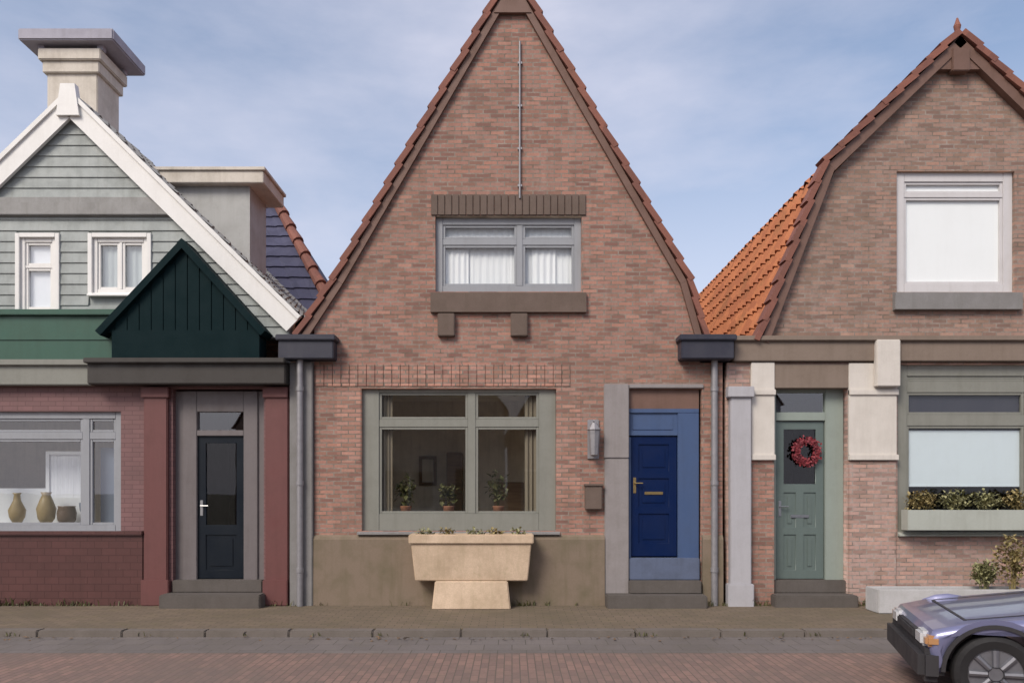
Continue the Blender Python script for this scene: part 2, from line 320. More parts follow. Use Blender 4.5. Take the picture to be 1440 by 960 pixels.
M = dict(
 brickC=brick('brown_red_brick', (.37,.192,.150), (.285,.15,.12), (.33,.28,.235), dirt=(.16,.12,.092)),
 brickS=brick('salmon_brick', (.44,.235,.185), (.345,.185,.145), (.28,.235,.195), dirt=(.14,.105,.08), stain=.3),
 brickR=brick('brown_brick', (.35,.215,.17), (.28,.178,.142), (.34,.29,.25), dirt=(.18,.135,.105)),
 brickP=brick('pink_brick', (.47,.30,.255), (.38,.245,.205), (.42,.36,.32), dirt=(.27,.2,.165), stain=.25),
 plinthC=paint('weathered_render', (.215,.165,.125), .9, .25, .15, wornc=(.13,.115,.07)),
 redpaint=paint('oxblood_paint', (.145,.056,.052), .5, .12),
 redpaint2=painted_brick('dusty_red_painted_brick', (.205,.108,.106)),
 plinthL=painted_brick('dark_red_plinth_tiles', (.105,.046,.042), .4, .2, .1, .2),
 board=paint('pale_grey_boards', (.30,.325,.315), .55, .18),
 trimwhite=paint('white_paint', (.76,.745,.715), .4, .06),
 cream=paint('cream_paint', (.62,.575,.52), .6, .1),
 lilacwhite=paint('cool_white_paint', (.42,.41,.43), .5, .1),
 greyframe=paint('grey_green_paint', (.225,.225,.195), .5, .12),
 bluegrey=paint('blue_grey_paint', (.29,.30,.32), .5, .1),
 green=paint('sea_green_paint', (.038,.098,.068), .4, .12),
 darkgreen=paint('bottle_green_paint', (.0035,.0145,.017), .6, .08, .08),
 darkbrown=paint('dark_brown_paint', (.042,.036,.031), .5, .12),
 brownband=paint('taupe_paint', (.215,.165,.13), .7, .12),
 lead=paint('lead_sheet', (.030,.030,.045), .5, .15, wornc=(.06,.06,.075)),
 stepblue=paint('grey_blue_painted_step', (.105,.13,.20), .6, .2), navy=paint('navy_paint', (.0012,.011,.058), .45, .04, .2),
 midblue=paint('mid_blue_paint', (.062,.10,.20), .4, .1),
 blackdoor=paint('blue_black_paint', (.006,.010,.016), .4, .06, .25),
 sagedoor=paint('grey_green_door_paint', (.12,.155,.145), .4, .1),
 mint=paint('pale_mint_paint', (.27,.31,.275), .45, .08),
 stoneG=stone('grey_stone', (.24,.23,.225)), stoneS=stone('sandstone', (.66,.505,.365), spots=.5),
 stoneW=stone('pale_stone', (.50,.49,.49)), stonestep=stone('worn_step_stone', (.12,.105,.095)),
 kerb=stone('kerb_stone', (.175,.150,.132)), sillbrown=stone('brown_sill', (.155,.115,.095)),
 clay=claytile('red_clay', (.26,.105,.075), (.18,.078,.06), mossy=.08),
 rake=paint('red_brown_paint', (.165,.095,.072), .6, .15),
 orange=claytile('orange_pantile', (.47,.175,.078), (.33,.115,.055), mossy=.22),
 slate=claytile('blue_slate', (.075,.075,.125), (.055,.055,.095), mossy=.05),
 capgrey=paint('mauve_grey_cap', (.36,.345,.40), .7, .12), coolframe=paint('cool_grey_white_frame', (.57,.55,.55), .5, .08), dormer=paint('pale_grey_cladding', (.40,.40,.385), .6, .12), leadroof=paint('grey_zinc', (.27,.265,.255), .55, .2),
 plaster=paint('chimney_plaster', (.62,.565,.49), .85, .2),
 pavement=paving('yellow_brown_clinker', (.205,.155,.112), (.16,.124,.092), (.085,.075,.052), dirt=(.125,.104,.07)),
 gutterp=paving('grey_concrete_slab', (.185,.16,.15), (.16,.14,.134), (.09,.08,.07), bw=.3, bh=.3, dirt=(.125,.108,.095), moss=.15),
 road=paving('red_clinker', (.265,.168,.138), (.19,.13,.112), (.11,.09,.075), bw=.21, bh=.075, rot=R(90), dirt=(.15,.12,.105), moss=.2),
 ground=stone('bare_ground', (.13,.115,.085)),
 glass=glass('window_glass'), glassb=glass('sky_glass', (.9,.93,.95), .10),
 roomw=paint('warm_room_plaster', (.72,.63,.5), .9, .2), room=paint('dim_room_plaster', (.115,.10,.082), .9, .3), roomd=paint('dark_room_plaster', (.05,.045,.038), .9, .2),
 curtain=fabric('white_net_curtain', (.80,.80,.82)), linen=fabric('brown_linen_curtain', (.22,.185,.14)), curtaing=fabric('grey_net_curtain', (.50,.53,.52)),
 blind=paint('white_blind', (.88,.87,.88), .8, .02), paleblind=paint('pale_blue_blind', (.60,.66,.70), .8, .03),
 brass=metal('brass', (.62,.45,.2), .35), steel=metal('brushed_steel', (.5,.5,.5), .35), iron=metal('black_iron', (.03,.03,.032), .5, .6),
 zinc=metal('zinc_pipe', (.30,.29,.30), .55, .5),
 leaf=leafm('olive_leaf', (.31,.29,.15), (.19,.19,.085)),
 doorgrey=paint('warm_grey_paint', (.27,.245,.24), .6, .15), sidegrey=paint('mauve_grey_paint', (.16,.14,.14), .5, .15), sillpale=paint('pale_sill_paint', (.40,.42,.375), .5, .12), leafy=leafm('yellow_green_leaf', (.33,.25,.11), (.20,.17,.07)),
 weed=leafm('weed', (.07,.075,.025), (.11,.10,.04)), flower=leafm('red_petal', (.30,.045,.055), (.16,.03,.04)),
 soil=stone('soil', (.035,.028,.02)), wovenw=wood('oak', (.22,.14,.08), (.12,.075,.045)),
 carpaint=base('lilac_silver_car_paint', .32, .5)[0], plastic=paint('black_plastic', (.035,.033,.036), .6, .12),
 carwin=paint('dark_car_window', (.012,.014,.016), .08, .02, .6), hubcap=metal('hubcap', (.20,.20,.22), .5, .6), lamp=paint('clear_lamp', (.55,.55,.56), .08, .02, .8), rubber=paint('tyre_rubber', (.018,.017,.018), .8, .2), carglass=glass('tinted_car_glass', (.25,.28,.3), .04),
 lamplens=glass('headlamp_lens', (.95,.95,.95), .08), amber=paint('amber_lens', (.42,.22,.10), .25, .02),
 red=paint('faded_red_paint', (.25,.055,.05), .5, .1), terracotta=stone('terracotta', (.33,.15,.09)), card=paint('white_card', (.75,.75,.75), .8, .03),
 bluecer=paint('glazed_blue_grey', (.16,.19,.24), .2, .03), brown=paint('brown_glaze', (.13,.085,.055), .3, .1), ochre=paint('ochre_glaze', (.32,.23,.10), .4, .1),
)

b_ = M['carpaint'].node_tree.nodes['Principled BSDF']; b_.inputs['Base Color'].default_value = (.19, .195, .33, 1); b_.inputs['Metallic'].default_value = .35; b_.inputs['Coat Weight'].default_value = .8; b_.inputs['Coat Roughness'].default_value = .06
nt_ = M['carpaint'].node_tree; nt_.links.new(mixc(nt_, rng(nt_, noise(nt_, objvec(nt_), 2.2, 6, .65), .45, .8, 0, .35), (.19, .195, .33), (.15, .15, .22)), b_.inputs['Base Color'])
# ------------------------------------------------------------------ ground
bm = B(); box(bm, -400, 400, -400, 400, -.5, -.09); struct('ground', bm, M['ground'])
bm = B(); box(bm, -60, 60, -9.2, -3.0, -.3, -.074); struct('road', bm, M['road'])
bm = B(); box(bm, -60, 60, -3.0, -2.11, -.3, -.070); struct('gutter_strip', bm, M['gutterp'])
bm = B(); x = -30.0
while x < 30:
    w = random.uniform(.95, 1.02); box(bm, x, x + w - .008, -2.11, -1.93 + random.uniform(-.004, .004), -.3, .003 + random.uniform(-.004, .004), .012); x += w
struct('kerb', bm, M['kerb'])
bm = B(); box(bm, -60, 60, -1.93, 9, -.3, -.002); struct('pavement', bm, M['pavement'])

# ------------------------------------------------------------------ reusable house parts
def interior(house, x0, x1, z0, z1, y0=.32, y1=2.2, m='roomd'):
    bm = B()
    for pts in ([(x0,y1,z0),(x1,y1,z0),(x1,y1,z1),(x0,y1,z1)], [(x0,y0,z0),(x0,y1,z0),(x0,y1,z1),(x0,y0,z1)],
                [(x1,y0,z0),(x1,y1,z0),(x1,y1,z1),(x1,y0,z1)], [(x0,y0,z0),(x1,y0,z0),(x1,y1,z0),(x0,y1,z0)], [(x0,y0,z1),(x1,y0,z1),(x1,y1,z1),(x0,y1,z1)]): quad(bm, pts)
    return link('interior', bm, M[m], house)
def window(house, x0, x1, z0, z1, ms=(), ts=(), fw=.07, bar=.05, y=.09, m='trimwhite', gm='glass', label=None, sill=None, sash=.035, ft=None):
    ft = fw if ft is None else ft
    """frame set in its opening, a pane mesh behind it, optional sill"""
    d = .08
    bm = B()
    box(bm, x0, x0+fw, y, y+d, z0, z1, .006); box(bm, x1-fw, x1, y, y+d, z0, z1, .006)
    box(bm, x0+fw, x1-fw, y+.003, y+d-.003, z0, z0+fw, .006); box(bm, x0+fw, x1-fw, y+.003, y+d-.003, z1-ft, z1, .006)
    for a in ms: box(bm, a-bar/2, a+bar/2, y+.006, y+d-.006, z0+fw, z1-ft, .005)
    xs = [x0+fw] + [v for a in ms for v in (a-bar/2, a+bar/2)] + [x1-fw]
    for a, b in zip(xs[::2], xs[1::2]):
        for t in ts: box(bm, a, b, y+.010, y+d-.010, t-bar/2, t+bar/2, .005)
        zs = [z0+fw] + [v for t in ts for v in (t-bar/2, t+bar/2)] + [z1-ft]
        for c, e in zip(zs[::2], zs[1::2]):          # sash inside every light
            box(bm, a, a+sash, y+.02, y+d-.016, c, e, .004); box(bm, b-sash, b, y+.02, y+d-.016, c, e, .004)
            box(bm, a+sash, b-sash, y+.022, y+d-.018, c, c+sash, .004); box(bm, a+sash, b-sash, y+.022, y+d-.018, e-sash, e, .004)
    w = link('window', bm, M[m], house)
    if label: w['label'] = label
    bm = B(); quad(bm, [(x0+.01,y+.05,z0+.01),(x1-.01,y+.05,z0+.01),(x1-.01,y+.05,z1-.01),(x0+.01,y+.05,z1-.01)])
    link('pane', bm, M[gm], w)
    if sill:
        sm, sx, sh, sy = sill
        bm = B(); poly_x(bm, [(sy, z0-sh), (y+.06, z0-sh), (y+.06, z0+.004), (y-.02, z0+.004), (sy, z0-.03)], x0-sx, x1+sx)
        link('sill', bm, M[sm], w)
    return w
def hang(win, x0, x1, z0, z1, y, m, name='curtain', amp=.02, n=60, wl=.09):
    bm = B(); lo = []; hi = []
    for i in range(n + 1):
        x = x0 + (x1 - x0) * i / n; d = amp * math.sin(2*math.pi*(x-x0)/wl + .6*math.sin(9*x))
        lo.append(bm.verts.new((x, y + d, z0))); hi.append(bm.verts.new((x, y + d * .6, z1)))
    for i in range(n): bm.faces.new((lo[i], lo[i+1], hi[i+1], hi[i]))
    return link(name, bm, M[m], win, smooth=True)
def slats(win, x0, x1, z0, z1, y, m, step=.05):
    bm = B(); z = z0
    while z < z1 - .01:
        poly_x(bm, [(y, z), (y + .012, z + .004), (y + .03, z + step * .93), (y + .018, z + step * .93)], x0, x1); z += step
    return link('blind', bm, M[m], win)
def roller(win, x0, x1, z0, z1, y, m):
    bm = B(); box(bm, x0, x1, y, y+.004, z0, z1); box(bm, x0, x1, y-.006, y+.012, z0-.02, z0+.006, .003); return link('blind', bm, M[m], win)
def door(house, x0, x1, z0, z1, y, m, label, panels, glazed=None, knobm='brass', knob_left=True):
    """panelled leaf: panels = [(z0,z1,ncols)], glazed = (z0,z1)"""
    bm = B(); st = .11
    holes = []
    w = x1 - x0
    ps = list(panels) + ([(glazed[0], glazed[1], 1)] if glazed else [])
    cells = []
    for a, b, n in ps:
        cw = (w - st * (n + 1)) / n
        for k in range(n): cells.append((x0 + st + k*(cw+st), x0 + st + k*(cw+st) + cw, a, b, (a, b) == glazed))
    bm = wall(rect(x0, x1, z0, z1), [rect(*c[:4]) for c in cells], y, y + .05)
    for c in cells:
        if c[4]: continue
        box(bm, c[0], c[1], y+.016, y+.046, c[2], c[3]); 
        box(bm, c[0]+.05, c[1]-.05, y+.006, y+.03, c[2]+.05, c[3]-.05, .008)
    d = link('door', bm, M[m], house); d['label'] = label
    for c in cells:
        if c[4]:
            bm = B(); quad(bm, [(c[0], y+.025, c[2]), (c[1], y+.025, c[2]), (c[1], y+.025, c[3]), (c[0], y+.025, c[3])]); link('pane', bm, M['glass'], d)
    kx = x0 + .055 if knob_left else x1 - .055
    bm = B(); zz = z0 + 1.0
    box(bm, kx-.02, kx+.02, y-.008, y, zz-.11, zz+.11, .003)
    tube(bm, (kx, y-.005, zz+.03), (kx, y-.055, zz+.03), .009); tube(bm, (kx, y-.05, zz+.03), (kx + (.11 if knob_left else -.11), y-.05, zz+.03), .009)
    link('handle', bm, M[knobm], d)
    bm = B(); lx = (x0+x1)/2; box(bm, lx-.13, lx+.13, y-.006, y, z0+.87, z0+.91, .004)
    if not glazed or glazed[0] > z0 + .95: link('letter_slot', bm, M[knobm], d)
    else: bm.free()
    return d
def downpipe(house, x, y, z0, z1, m='zinc', r=.045):
    bm = B(); tube(bm, (x, y, z0), (x, y, z1), r, seg=18)
    for z in (z0 + .5, (z0+z1)/2, z1 - .4): tube(bm, (x, y, z-.03), (x, y, z+.03), r*1.22, seg=18); box(bm, x-.012, x+.012, y, y+.12, z-.012, z+.012)
    return link('downpipe', bm, M[m], house, smooth=False)
def W(*a): return [(wx(p), wz(q)) for p, q in a]

# ================================================================== brick gable house in the middle
hc = thing('gabled_house', 'tall brown brick house with steep pointed gable and navy blue door', 'house', (0, 0, 0))
L, Rr = wx(442), wx(1016)
apex = (wx(721), wz(-28)); fl, fr = (wx(475), wz(396)), (wx(964), wz(396)); el, er = (wx(424), wz(474)), (wx(986), wz(474))
uwin = (wx(612), wx(818), wz(410), wz(304)); gwin = (wx(508), wx(782), wz(746), wz(546)); dop = (wx(850), wx(987), 0.02, wz(546))
outline = [(L, 0), (Rr, 0), (Rr, wz(512)), (er[0], wz(508)), er, fr, apex, fl, el, (L, wz(474)-.001), ]
outline = [(L, 0), (Rr, 0), (Rr, wz(510)), (wx(984), wz(510)), (wx(984), er[1]), fr, apex, fl, (L, el[1]+.12)]
bm = wall(outline, [rect(*uwin), rect(*gwin), rect(*dop)], 0, .3); link('wall', bm, M['brickC'], hc)
# body behind the front, roof slopes
bm = B()
for xx in (L, Rr): box(bm, xx if xx == L else xx - .25, xx + .25 if xx == L else xx, .3, 9, 0, wz(510))
box(bm, L, Rr, 8.8, 9, 0, wz(510)); link('side_wall', bm, M['brickR'], hc)
for side, foot, kink in ((-1, el, fl), (1, er, fr)):
    bm = tiles((kink[0]+side*.06, .02, kink[1]), (kink[0]+side*.06, 9, kink[1]), (apex[0], 9, apex[1]+.05), (apex[0], .02, apex[1]+.05)); r_ = link('roof_slope', bm, M['clay'], hc, smooth=False)
    bm = tiles((foot[0]+side*.02, .02, foot[1]), (foot[0]+side*.02, 9, foot[1]), (kink[0]+side*.06, 9, kink[1]), (kink[0]+side*.06, .02, kink[1])); link('roof_skirt', bm, M['orange'], hc)
    s = 1 if side < 0 else -1
    bm = B(); verge(bm, foot, kink, -.10, .22, s); verge(bm, kink, apex, -.10, .22, s, th=.08); link('verge_tiles', bm, M['clay'], hc)
    bm = B(); strip(bm, foot, kink, .09, -.06, .0, 0, -s); strip(bm, kink, apex, .09, -.062, -.002, 0, -s); link('rake_board', bm, M['rake'], hc)
bm = B(); poly_y(bm, [(apex[0]-.26, apex[1]-.50), (apex[0]+.26, apex[1]-.50), (apex[0], apex[1]-.02)], -.075, 0); link('apex_board', bm, M['rake'], hc)
bm = B(); box(bm, apex[0]-.07, apex[0]+.07, -.12, .1, apex[1]-.12, apex[1]+.32, .02); tube(bm, (apex[0], 0, apex[1]+.3), (apex[0], 0, apex[1]+.75), .03, .012); link('finial', bm, M['clay'], hc)
# rod on the gable
bm = B(); tube(bm, (wx(731), -.03, wz(280)), (wx(731), -.03, wz(60)), .014)
for q in (90, 150, 210, 262): box(bm, wx(731)-.03, wx(731)+.03, -.035, .005, wz(q)-.015, wz(q)+.015)
link('lightning_rod', bm, M['zinc'], hc)
# upper window
w = window(hc, *uwin, ms=(wx(731),), ts=(wz(338),), fw=.10, bar=.085, y=.07, m='bluegrey', label='blue grey two light window with net curtains', sill=('sillbrown', .06, .30, -.07))
hang(w, uwin[0]+.1, uwin[1]-.1, uwin[2]+.05, uwin[3]-.05, .19, 'curtain', amp=.01)
hang(w, uwin[0]+.06, uwin[0]+.46, uwin[2]+.05, wz(338), .165, 'curtain', amp=.009); hang(w, wx(748), wx(748)+.34, uwin[2]+.05, wz(338), .165, 'curtain', amp=.009)
bm = B(); n = 22
for i in range(n):
    a = uwin[0]-.06 + (uwin[1]-uwin[0]+.12)*i/n; b = uwin[0]-.06 + (uwin[1]-uwin[0]+.12)*(i+1)/n
    box(bm, a+.004, b-.004, -.022, .06, wz(303), wz(274), .006)
link('lintel', bm, M['sillbrown'], w)
for a, b in ((612, 646), (714, 748)):
    bm = B(); box(bm, wx(a)+.04, wx(b)-.06, -.09, .05, wz(474), wz(442), .012); link('sill_bracket', bm, M['sillbrown'], w)
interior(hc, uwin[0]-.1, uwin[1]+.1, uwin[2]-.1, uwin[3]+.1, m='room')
# ground floor window
ms = (wx(663),)
w = window(hc, *gwin, ms=(wx(663),), ts=(wz(594),), fw=.24, ft=.05, bar=.11, y=.07, m='greyframe', label='wide grey green window with upper lights and dark room behind', sill=('stoneG', .05, .05, -.07))
interior(hc, gwin[0]-.4, gwin[1]+.4, gwin[2]-.5, gwin[3]+.1, y1=2.6, m='roomw')
for a, b in ((533, 549), (738, 757)): hang(w, wx(a), wx(b), gwin[2]+.2, gwin[3]-.06, .2, 'linen', n=30, wl=.06)
bm = B(); box(bm, gwin[0]-.02, gwin[1]+.02, .16, .46, gwin[2]+.17, gwin[2]+.21, .006); link('inner_sill', bm, M['wovenw'], w)
zi = gwin[2] + .213
for px, hh, lab in ((566, .42, 'broad dark houseplant at the left end of the inner sill'), (628, .30, 'small dark houseplant left of the mullion on the inner sill'), (700, .5, 'tall dark houseplant right of the mullion on the inner sill')):
    t = thing('houseplant', lab, 'plant', (wx(px), .34, zi), 0, 'houseplants on the inner sill')
    bm = B(); lathe(bm, (wx(px), .34, zi), [(.06, 0), (.085, .12), (.09, .13), (.075, .13)], 20); link('pot', bm, M['terracotta'], t, smooth=True)
    bm = B(); leaves(bm, (wx(px), .34, zi+.14+hh*.5), (.15, .10, hh*.5), 90, .10)
    for _ in range(8): tube(bm, (wx(px), .34, zi+.1), (wx(px)+random.uniform(-.1,.1), .34+random.uniform(-.06,.06), zi+.14+hh*random.uniform(.4,.9)), .005, .003, 5)
    link('leaves', bm, M['weed'], t)
bm = wall(rect(wx(560), wx(590), 1.7, 2.2), [rect(wx(560)+.05, wx(590)-.05, 1.75, 2.15)], 2.52, 2.57); link('wall_frame', bm, M['wovenw'], w)
bm = B(); box(bm, wx(610), wx(636), 2.2, 2.55, .6, 2.25, .01); box(bm, wx(690), wx(740), 2.1, 2.55, .6, 1.75, .01); link('room_furniture', bm, M['wovenw'], w)
bm = B(); n = 30; x0, x1 = wx(444), wx(782)+.2
for i in range(n): a = x0 + (x1-x0)*i/n; box(bm, a+.004, a+(x1-x0)/n-.004, -.012, .05, wz(543), wz(512), .004)
link('soldier_course', bm, M['brickS'], hc)
for a, b, q0, q1 in ((474, 507, 650, 545), (783, 816, 712, 545)):
    bm = B(); box(bm, wx(a), wx(b), -.004, .02, wz(q0), wz(q1)); link('brick_jamb', bm, M['brickS'], hc)
# plinth
bm = B(); 
for a, b in ((L-.01, dop[0]), (dop[1], Rr)): poly_x(bm, [(-.05, -.02), (.02, -.02), (.02, wz(750)), (-.03, wz(754)), (-.045, wz(758))], a, b)
link('plinth', bm, M['plinthC'], hc)
# blue door and its surround
bm = B(); box(bm, dop[0], wx(884), -.03, .3, .0, dop[3]-.98, .01); box(bm, dop[0]-.01, wx(884), -.045, .3, dop[3]-.98, dop[3]+.06, .01); box(bm, wx(884), dop[1]+.02, -.03, .3, dop[3]-.0, dop[3]+.06, .01); link('door_surround', bm, M['doorgrey'], hc)
bm = B(); box(bm, wx(954), dop[1]-.03, .04, .14, .0, wz(580), .008); box(bm, wx(884), wx(954), .043, .137, wz(612), wz(612)+.07, .006); box(bm, wx(884), wx(888), .043, .137, .05, wz(614), .004); 
box(bm, wx(884), dop[1]-.03, .042, .138, wz(580), wz(574), .006)
fr_ = link('door_frame', bm, M['midblue'], hc)
bm = B(); box(bm, wx(884), wx(954), .07, .11, wz(608), wz(580)); box(bm, wx(884)+.06, wx(954)-.06, .06, .09, wz(604), wz(584), .008); link('transom_panel', bm, M['midblue'], fr_)
bm = B(); box(bm, wx(884), wx(954), .05, .12, wz(574), dop[3]); box(bm, wx(954), dop[1]-.03, .05, .12, wz(574), dop[3]); link('transom_board', bm, M['rake'], fr_)
door(hc, wx(888), wx(953), wz(782), wz(613), .07, 'navy', 'navy blue panelled front door', [(wz(764), wz(722), 1), (wz(712), wz(672), 1), (wz(662), wz(624), 1)])
bm = B(); box(bm, dop[0]+.0, dop[1], -.34, .28, -.02, wz(833), .015); box(bm, wx(884), dop[1]-.03, -.12, .28, wz(833), wz(815), .012); link('doorstep', bm, M['stonestep'], hc)
bm = B(); box(bm, wx(885), dop[1]-.032, -.02, .2, wz(815), wz(784), .012); link('threshold', bm, M['stepblue'], hc)
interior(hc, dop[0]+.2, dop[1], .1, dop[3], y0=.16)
# wall lamp and mailbox beside the door
bm = B(); box(bm, wx(826), wx(842), -.03, .0, wz(645), wz(590), .006); tube(bm, (wx(834), -.02, wz(600)), (wx(834), -.13, wz(592)), .012); lathe(bm, (wx(834), -.14, wz(642)), [(.03, 0), (.06, .02), (.085, .36), (.10, .37), (.03, .47)], 8)
wl = link('wall_lamp', bm, M['zinc'], hc)
bm = B(); box(bm, wx(822), wx(846), -.10, 0, wz(716), wz(682), .012); box(bm, wx(822)-.01, wx(846)+.01, -.12, -.0, wz(683), wz(680), .004); link('mailbox', bm, M['sillbrown'], hc)
# lead box gutters at both ends of the eaves, rainwater pipe
for a, b in ((398, 474), (953, 1026)):
    bm = B(); box(bm, wx(a), wx(b), -.24, .02 if a < 500 else 5, wz(508), wz(482), .012); box(bm, wx(a)-.03, wx(b)+.03, -.28, .0, wz(483), wz(475), .012); link('box_gutter', bm, M['lead'], hc)
downpipe(hc, wx(1003), -.07, .0, wz(508), 'zinc')
bm = B(); box(bm, wx(409), wx(441), -.07, .3, -.02, wz(510), .01); link('corner_pilaster', bm, M['lilacwhite'] if False else M['stoneG'], hc)

# ================================================================== boarded house on the left
hl = thing('gabled_house', 'pale grey boarded house with white bargeboards and dark red shopfront', 'house', (wx(100), 0, 0))
lx0, lx1 = wx(-208), wx(407); ap = (wx(102), wz(146)); eL, eR = (wx(-208), wz(455)), (wx(407), wz(446))
eL = (wx(-207), wz(446))
w1 = (wx(28), wx(78), wz(440), wz(334)); w2 = (wx(130), wx(207), wz(412), wz(334))
zb = wz(474)
gab = [(lx0, zb), (lx1, zb), (lx1, eR[1]), ap, (lx0, eL[1])]
bm = wall(gab, [rect(*w1), rect(*w2)], .03, .3)
link('gable_wall', bm, M['board'], hl)
# weatherboards, clipped to the gable and the openings
bm = B(); z = zb; h = .15
while z < ap[1] - .12:
    zm = z + h
    if zm < eR[1]: xa, xb = lx0, lx1
    else:
        t = (zm - eR[1]) / (ap[1] - eR[1]); xa = lx0 + (ap[0]-lx0)*t; xb = lx1 + (ap[0]-lx1)*t
    iv = [(xa, xb)]
    for (a, b, c, d) in (w1, w2):
        if z + h > c - .05 and z < d + .05:
            iv = [s for (p, q) in iv for s in ((p, min(q, a-.06)), (max(p, b+.06), q)) if s[1]-s[0] > .02]
    for a, b in iv: poly_x(bm, [(.028, z), (.0, z), (.016, z+h), (.028, z+h)], a, b)
    z += h
link('weatherboard', bm, M['board'], hl)
bm = B(); box(bm, lx0+.9, wx(240), -.06, .02, wz(304), wz(286), .01); box(bm, lx0+.85, wx(236), -.03, .02, wz(286), wz(278), .006); link('moulding', bm, M['leadroof'], hl)
for (a, b, c, d), lab, cur in ((w1, 'narrow gable window with white curtain', 'curtain'), (w2, 'wider gable window reflecting the sky', 'curtaing')):
    w = window(hl, a, b, c, d, ms=() if b-a < .6 else ((a+b)/2,), ts=(c+(d-c)*.62,) if b-a < .6 else (), fw=.06, bar=.04, y=.02, m='trimwhite', gm='glassb', label=lab, sill=('trimwhite', .05, .05, -.06))
    if b-a < .6: roller(w, a+.05, b-.05, c+.06, d-.05, .108, 'blind')
    else: hang(w, a+.04, b-.04, c+.05, d-.05, .118, cur, amp=.009)
    bm = B(); box(bm, a-.06, a, -.02, .05, c-.02, d+.06, .004); box(bm, b, b+.06, -.02, .05, c-.02, d+.06, .004); box(bm, a, b, -.022, .05, d, d+.062, .004); link('casing', bm, M['trimwhite'], w)
    interior(hl, a-.1, b+.1, c-.1, d+.1, m='room', y1=1.4)
# bargeboards, tiles
for side, e in ((-1, eL), (1, eR)):
    s = 1 if side < 0 else -1
    foot = (e[0] + side*.10, e[1] - .09)
    bm = B(); strip(bm, foot, ap, .25, -.085, -.03, -.17, s); strip(bm, foot, ap, .06, -.115, -.028, .06, s); link('bargeboard', bm, M['trimwhite'], hl)
    bm = tiles((foot[0], -.05, foot[1]+.13), (foot[0], 8, foot[1]+.13), (ap[0], 8, ap[1]+.13), (ap[0], -.05, ap[1]+.13)); link('roof_slope', bm, M['leadroof'], hl)
bm = B(); poly_y(bm, [(ap[0]-.16, ap[1]-.22), (ap[0]+.16, ap[1]-.22), (ap[0]+.1, ap[1]+.22), (ap[0]-.1, ap[1]+.22)], -.135, -.03); link('apex_board', bm, M['trimwhite'], hl)
# dormer on the right slope
dy0, dy1 = .9, 1.7
dx0, dx1 = wx(190, dy0), wx(356, dy0); dz0, dz1 = wz(420, dy0), wz(262, dy0)
bm = B(); box(bm, dx0, dx1-.05, dy0, dy1, dz0, dz1); dm = link('dormer', bm, M['dormer'], hl)
bm = B(); box(bm, dx0-.1, dx1+.20, dy0-.14, dy1+.14, dz1, wz(240, dy0-.14), .01); box(bm, dx0-.1, dx1+.23, dy0-.17, dy1+.17, wz(240, dy0-.14)-.002, wz(238, dy0-.14)+.03, .008); link('dormer_roof', bm, M['plaster'], dm)
# chimney
cy0, cy1 = 2.2, 2.95
cx0, cx1 = wx(66, cy0), wx(137, cy0)
bm = B(); box(bm, cx0, cx1, cy0, cy1, wz(330, cy0), wz(100, cy0), .015); box(bm, cx0-.05, cx1+.05, cy0-.05, cy1+.05, wz(104, cy0), wz(88, cy0), .012); ch = link('chimney', bm, M['plaster'], hl)
bm = B(); box(bm, cx0-.10, cx1+.10, cy0-.10, cy1+.10, wz(88, cy0), wz(72, cy0), .015); link('chimney_band', bm, M['plaster'], ch)
bm = B()
box(bm, wx(36, cy0), wx(168, cy0), cy0-.22, cy1+.22, wz(66, cy0), wz(50, cy0), .02)
for px in (60, 143):
    for yy in (cy0-.05, cy1-.05): box(bm, wx(px, cy0)-.05, wx(px, cy0)+.05, yy, yy+.1, wz(73, cy0), wz(65, cy0))
link('chimney_cap', bm, M['capgrey'], ch)
# shopfront
swin = (wx(-150), wx(170), wz(748), wz(578)); dr = (wx(240), wx(374), .02, wz(546))
bm = wall([(lx0, 0), (lx1, 0), (lx1, wz(510)), (lx0, wz(510))], [rect(*swin), rect(*dr)], 0, .3); link('shopfront_wall', bm, M['redpaint2'], hl)
bm = B(); box(bm, lx0, lx0+.25, .3, 8, 0, zb); box(bm, lx1-.25, lx1, .3, 8, 0, zb); box(bm, lx0, lx1, 7.8, 8, 0, zb); link('side_wall', bm, M['brickR'], hl)
bm = B()
for a, b in ((205, 238), (375, 407)):
    box(bm, wx(a), wx(b), -.07, .0, .34, wz(545), .012); box(bm, wx(a)-.03, wx(b)+.03 if a < 300 else wx(b)+.0, -.10, .0, wz(560), wz(545), .01); box(bm, wx(a)-.03, wx(b)+.03 if a < 300 else wx(b)+.0, -.10, 0, .0, .36, .01)
link('pilaster', bm, M['redpaint'], hl)
bm = B(); box(bm, lx0, dr[0]-.36, -.06, .0, -.02, wz(750), .012); box(bm, lx0, wx(204), -.10, .0, wz(752), wz(746), .008); link('plinth', bm, M['plinthL'], hl)
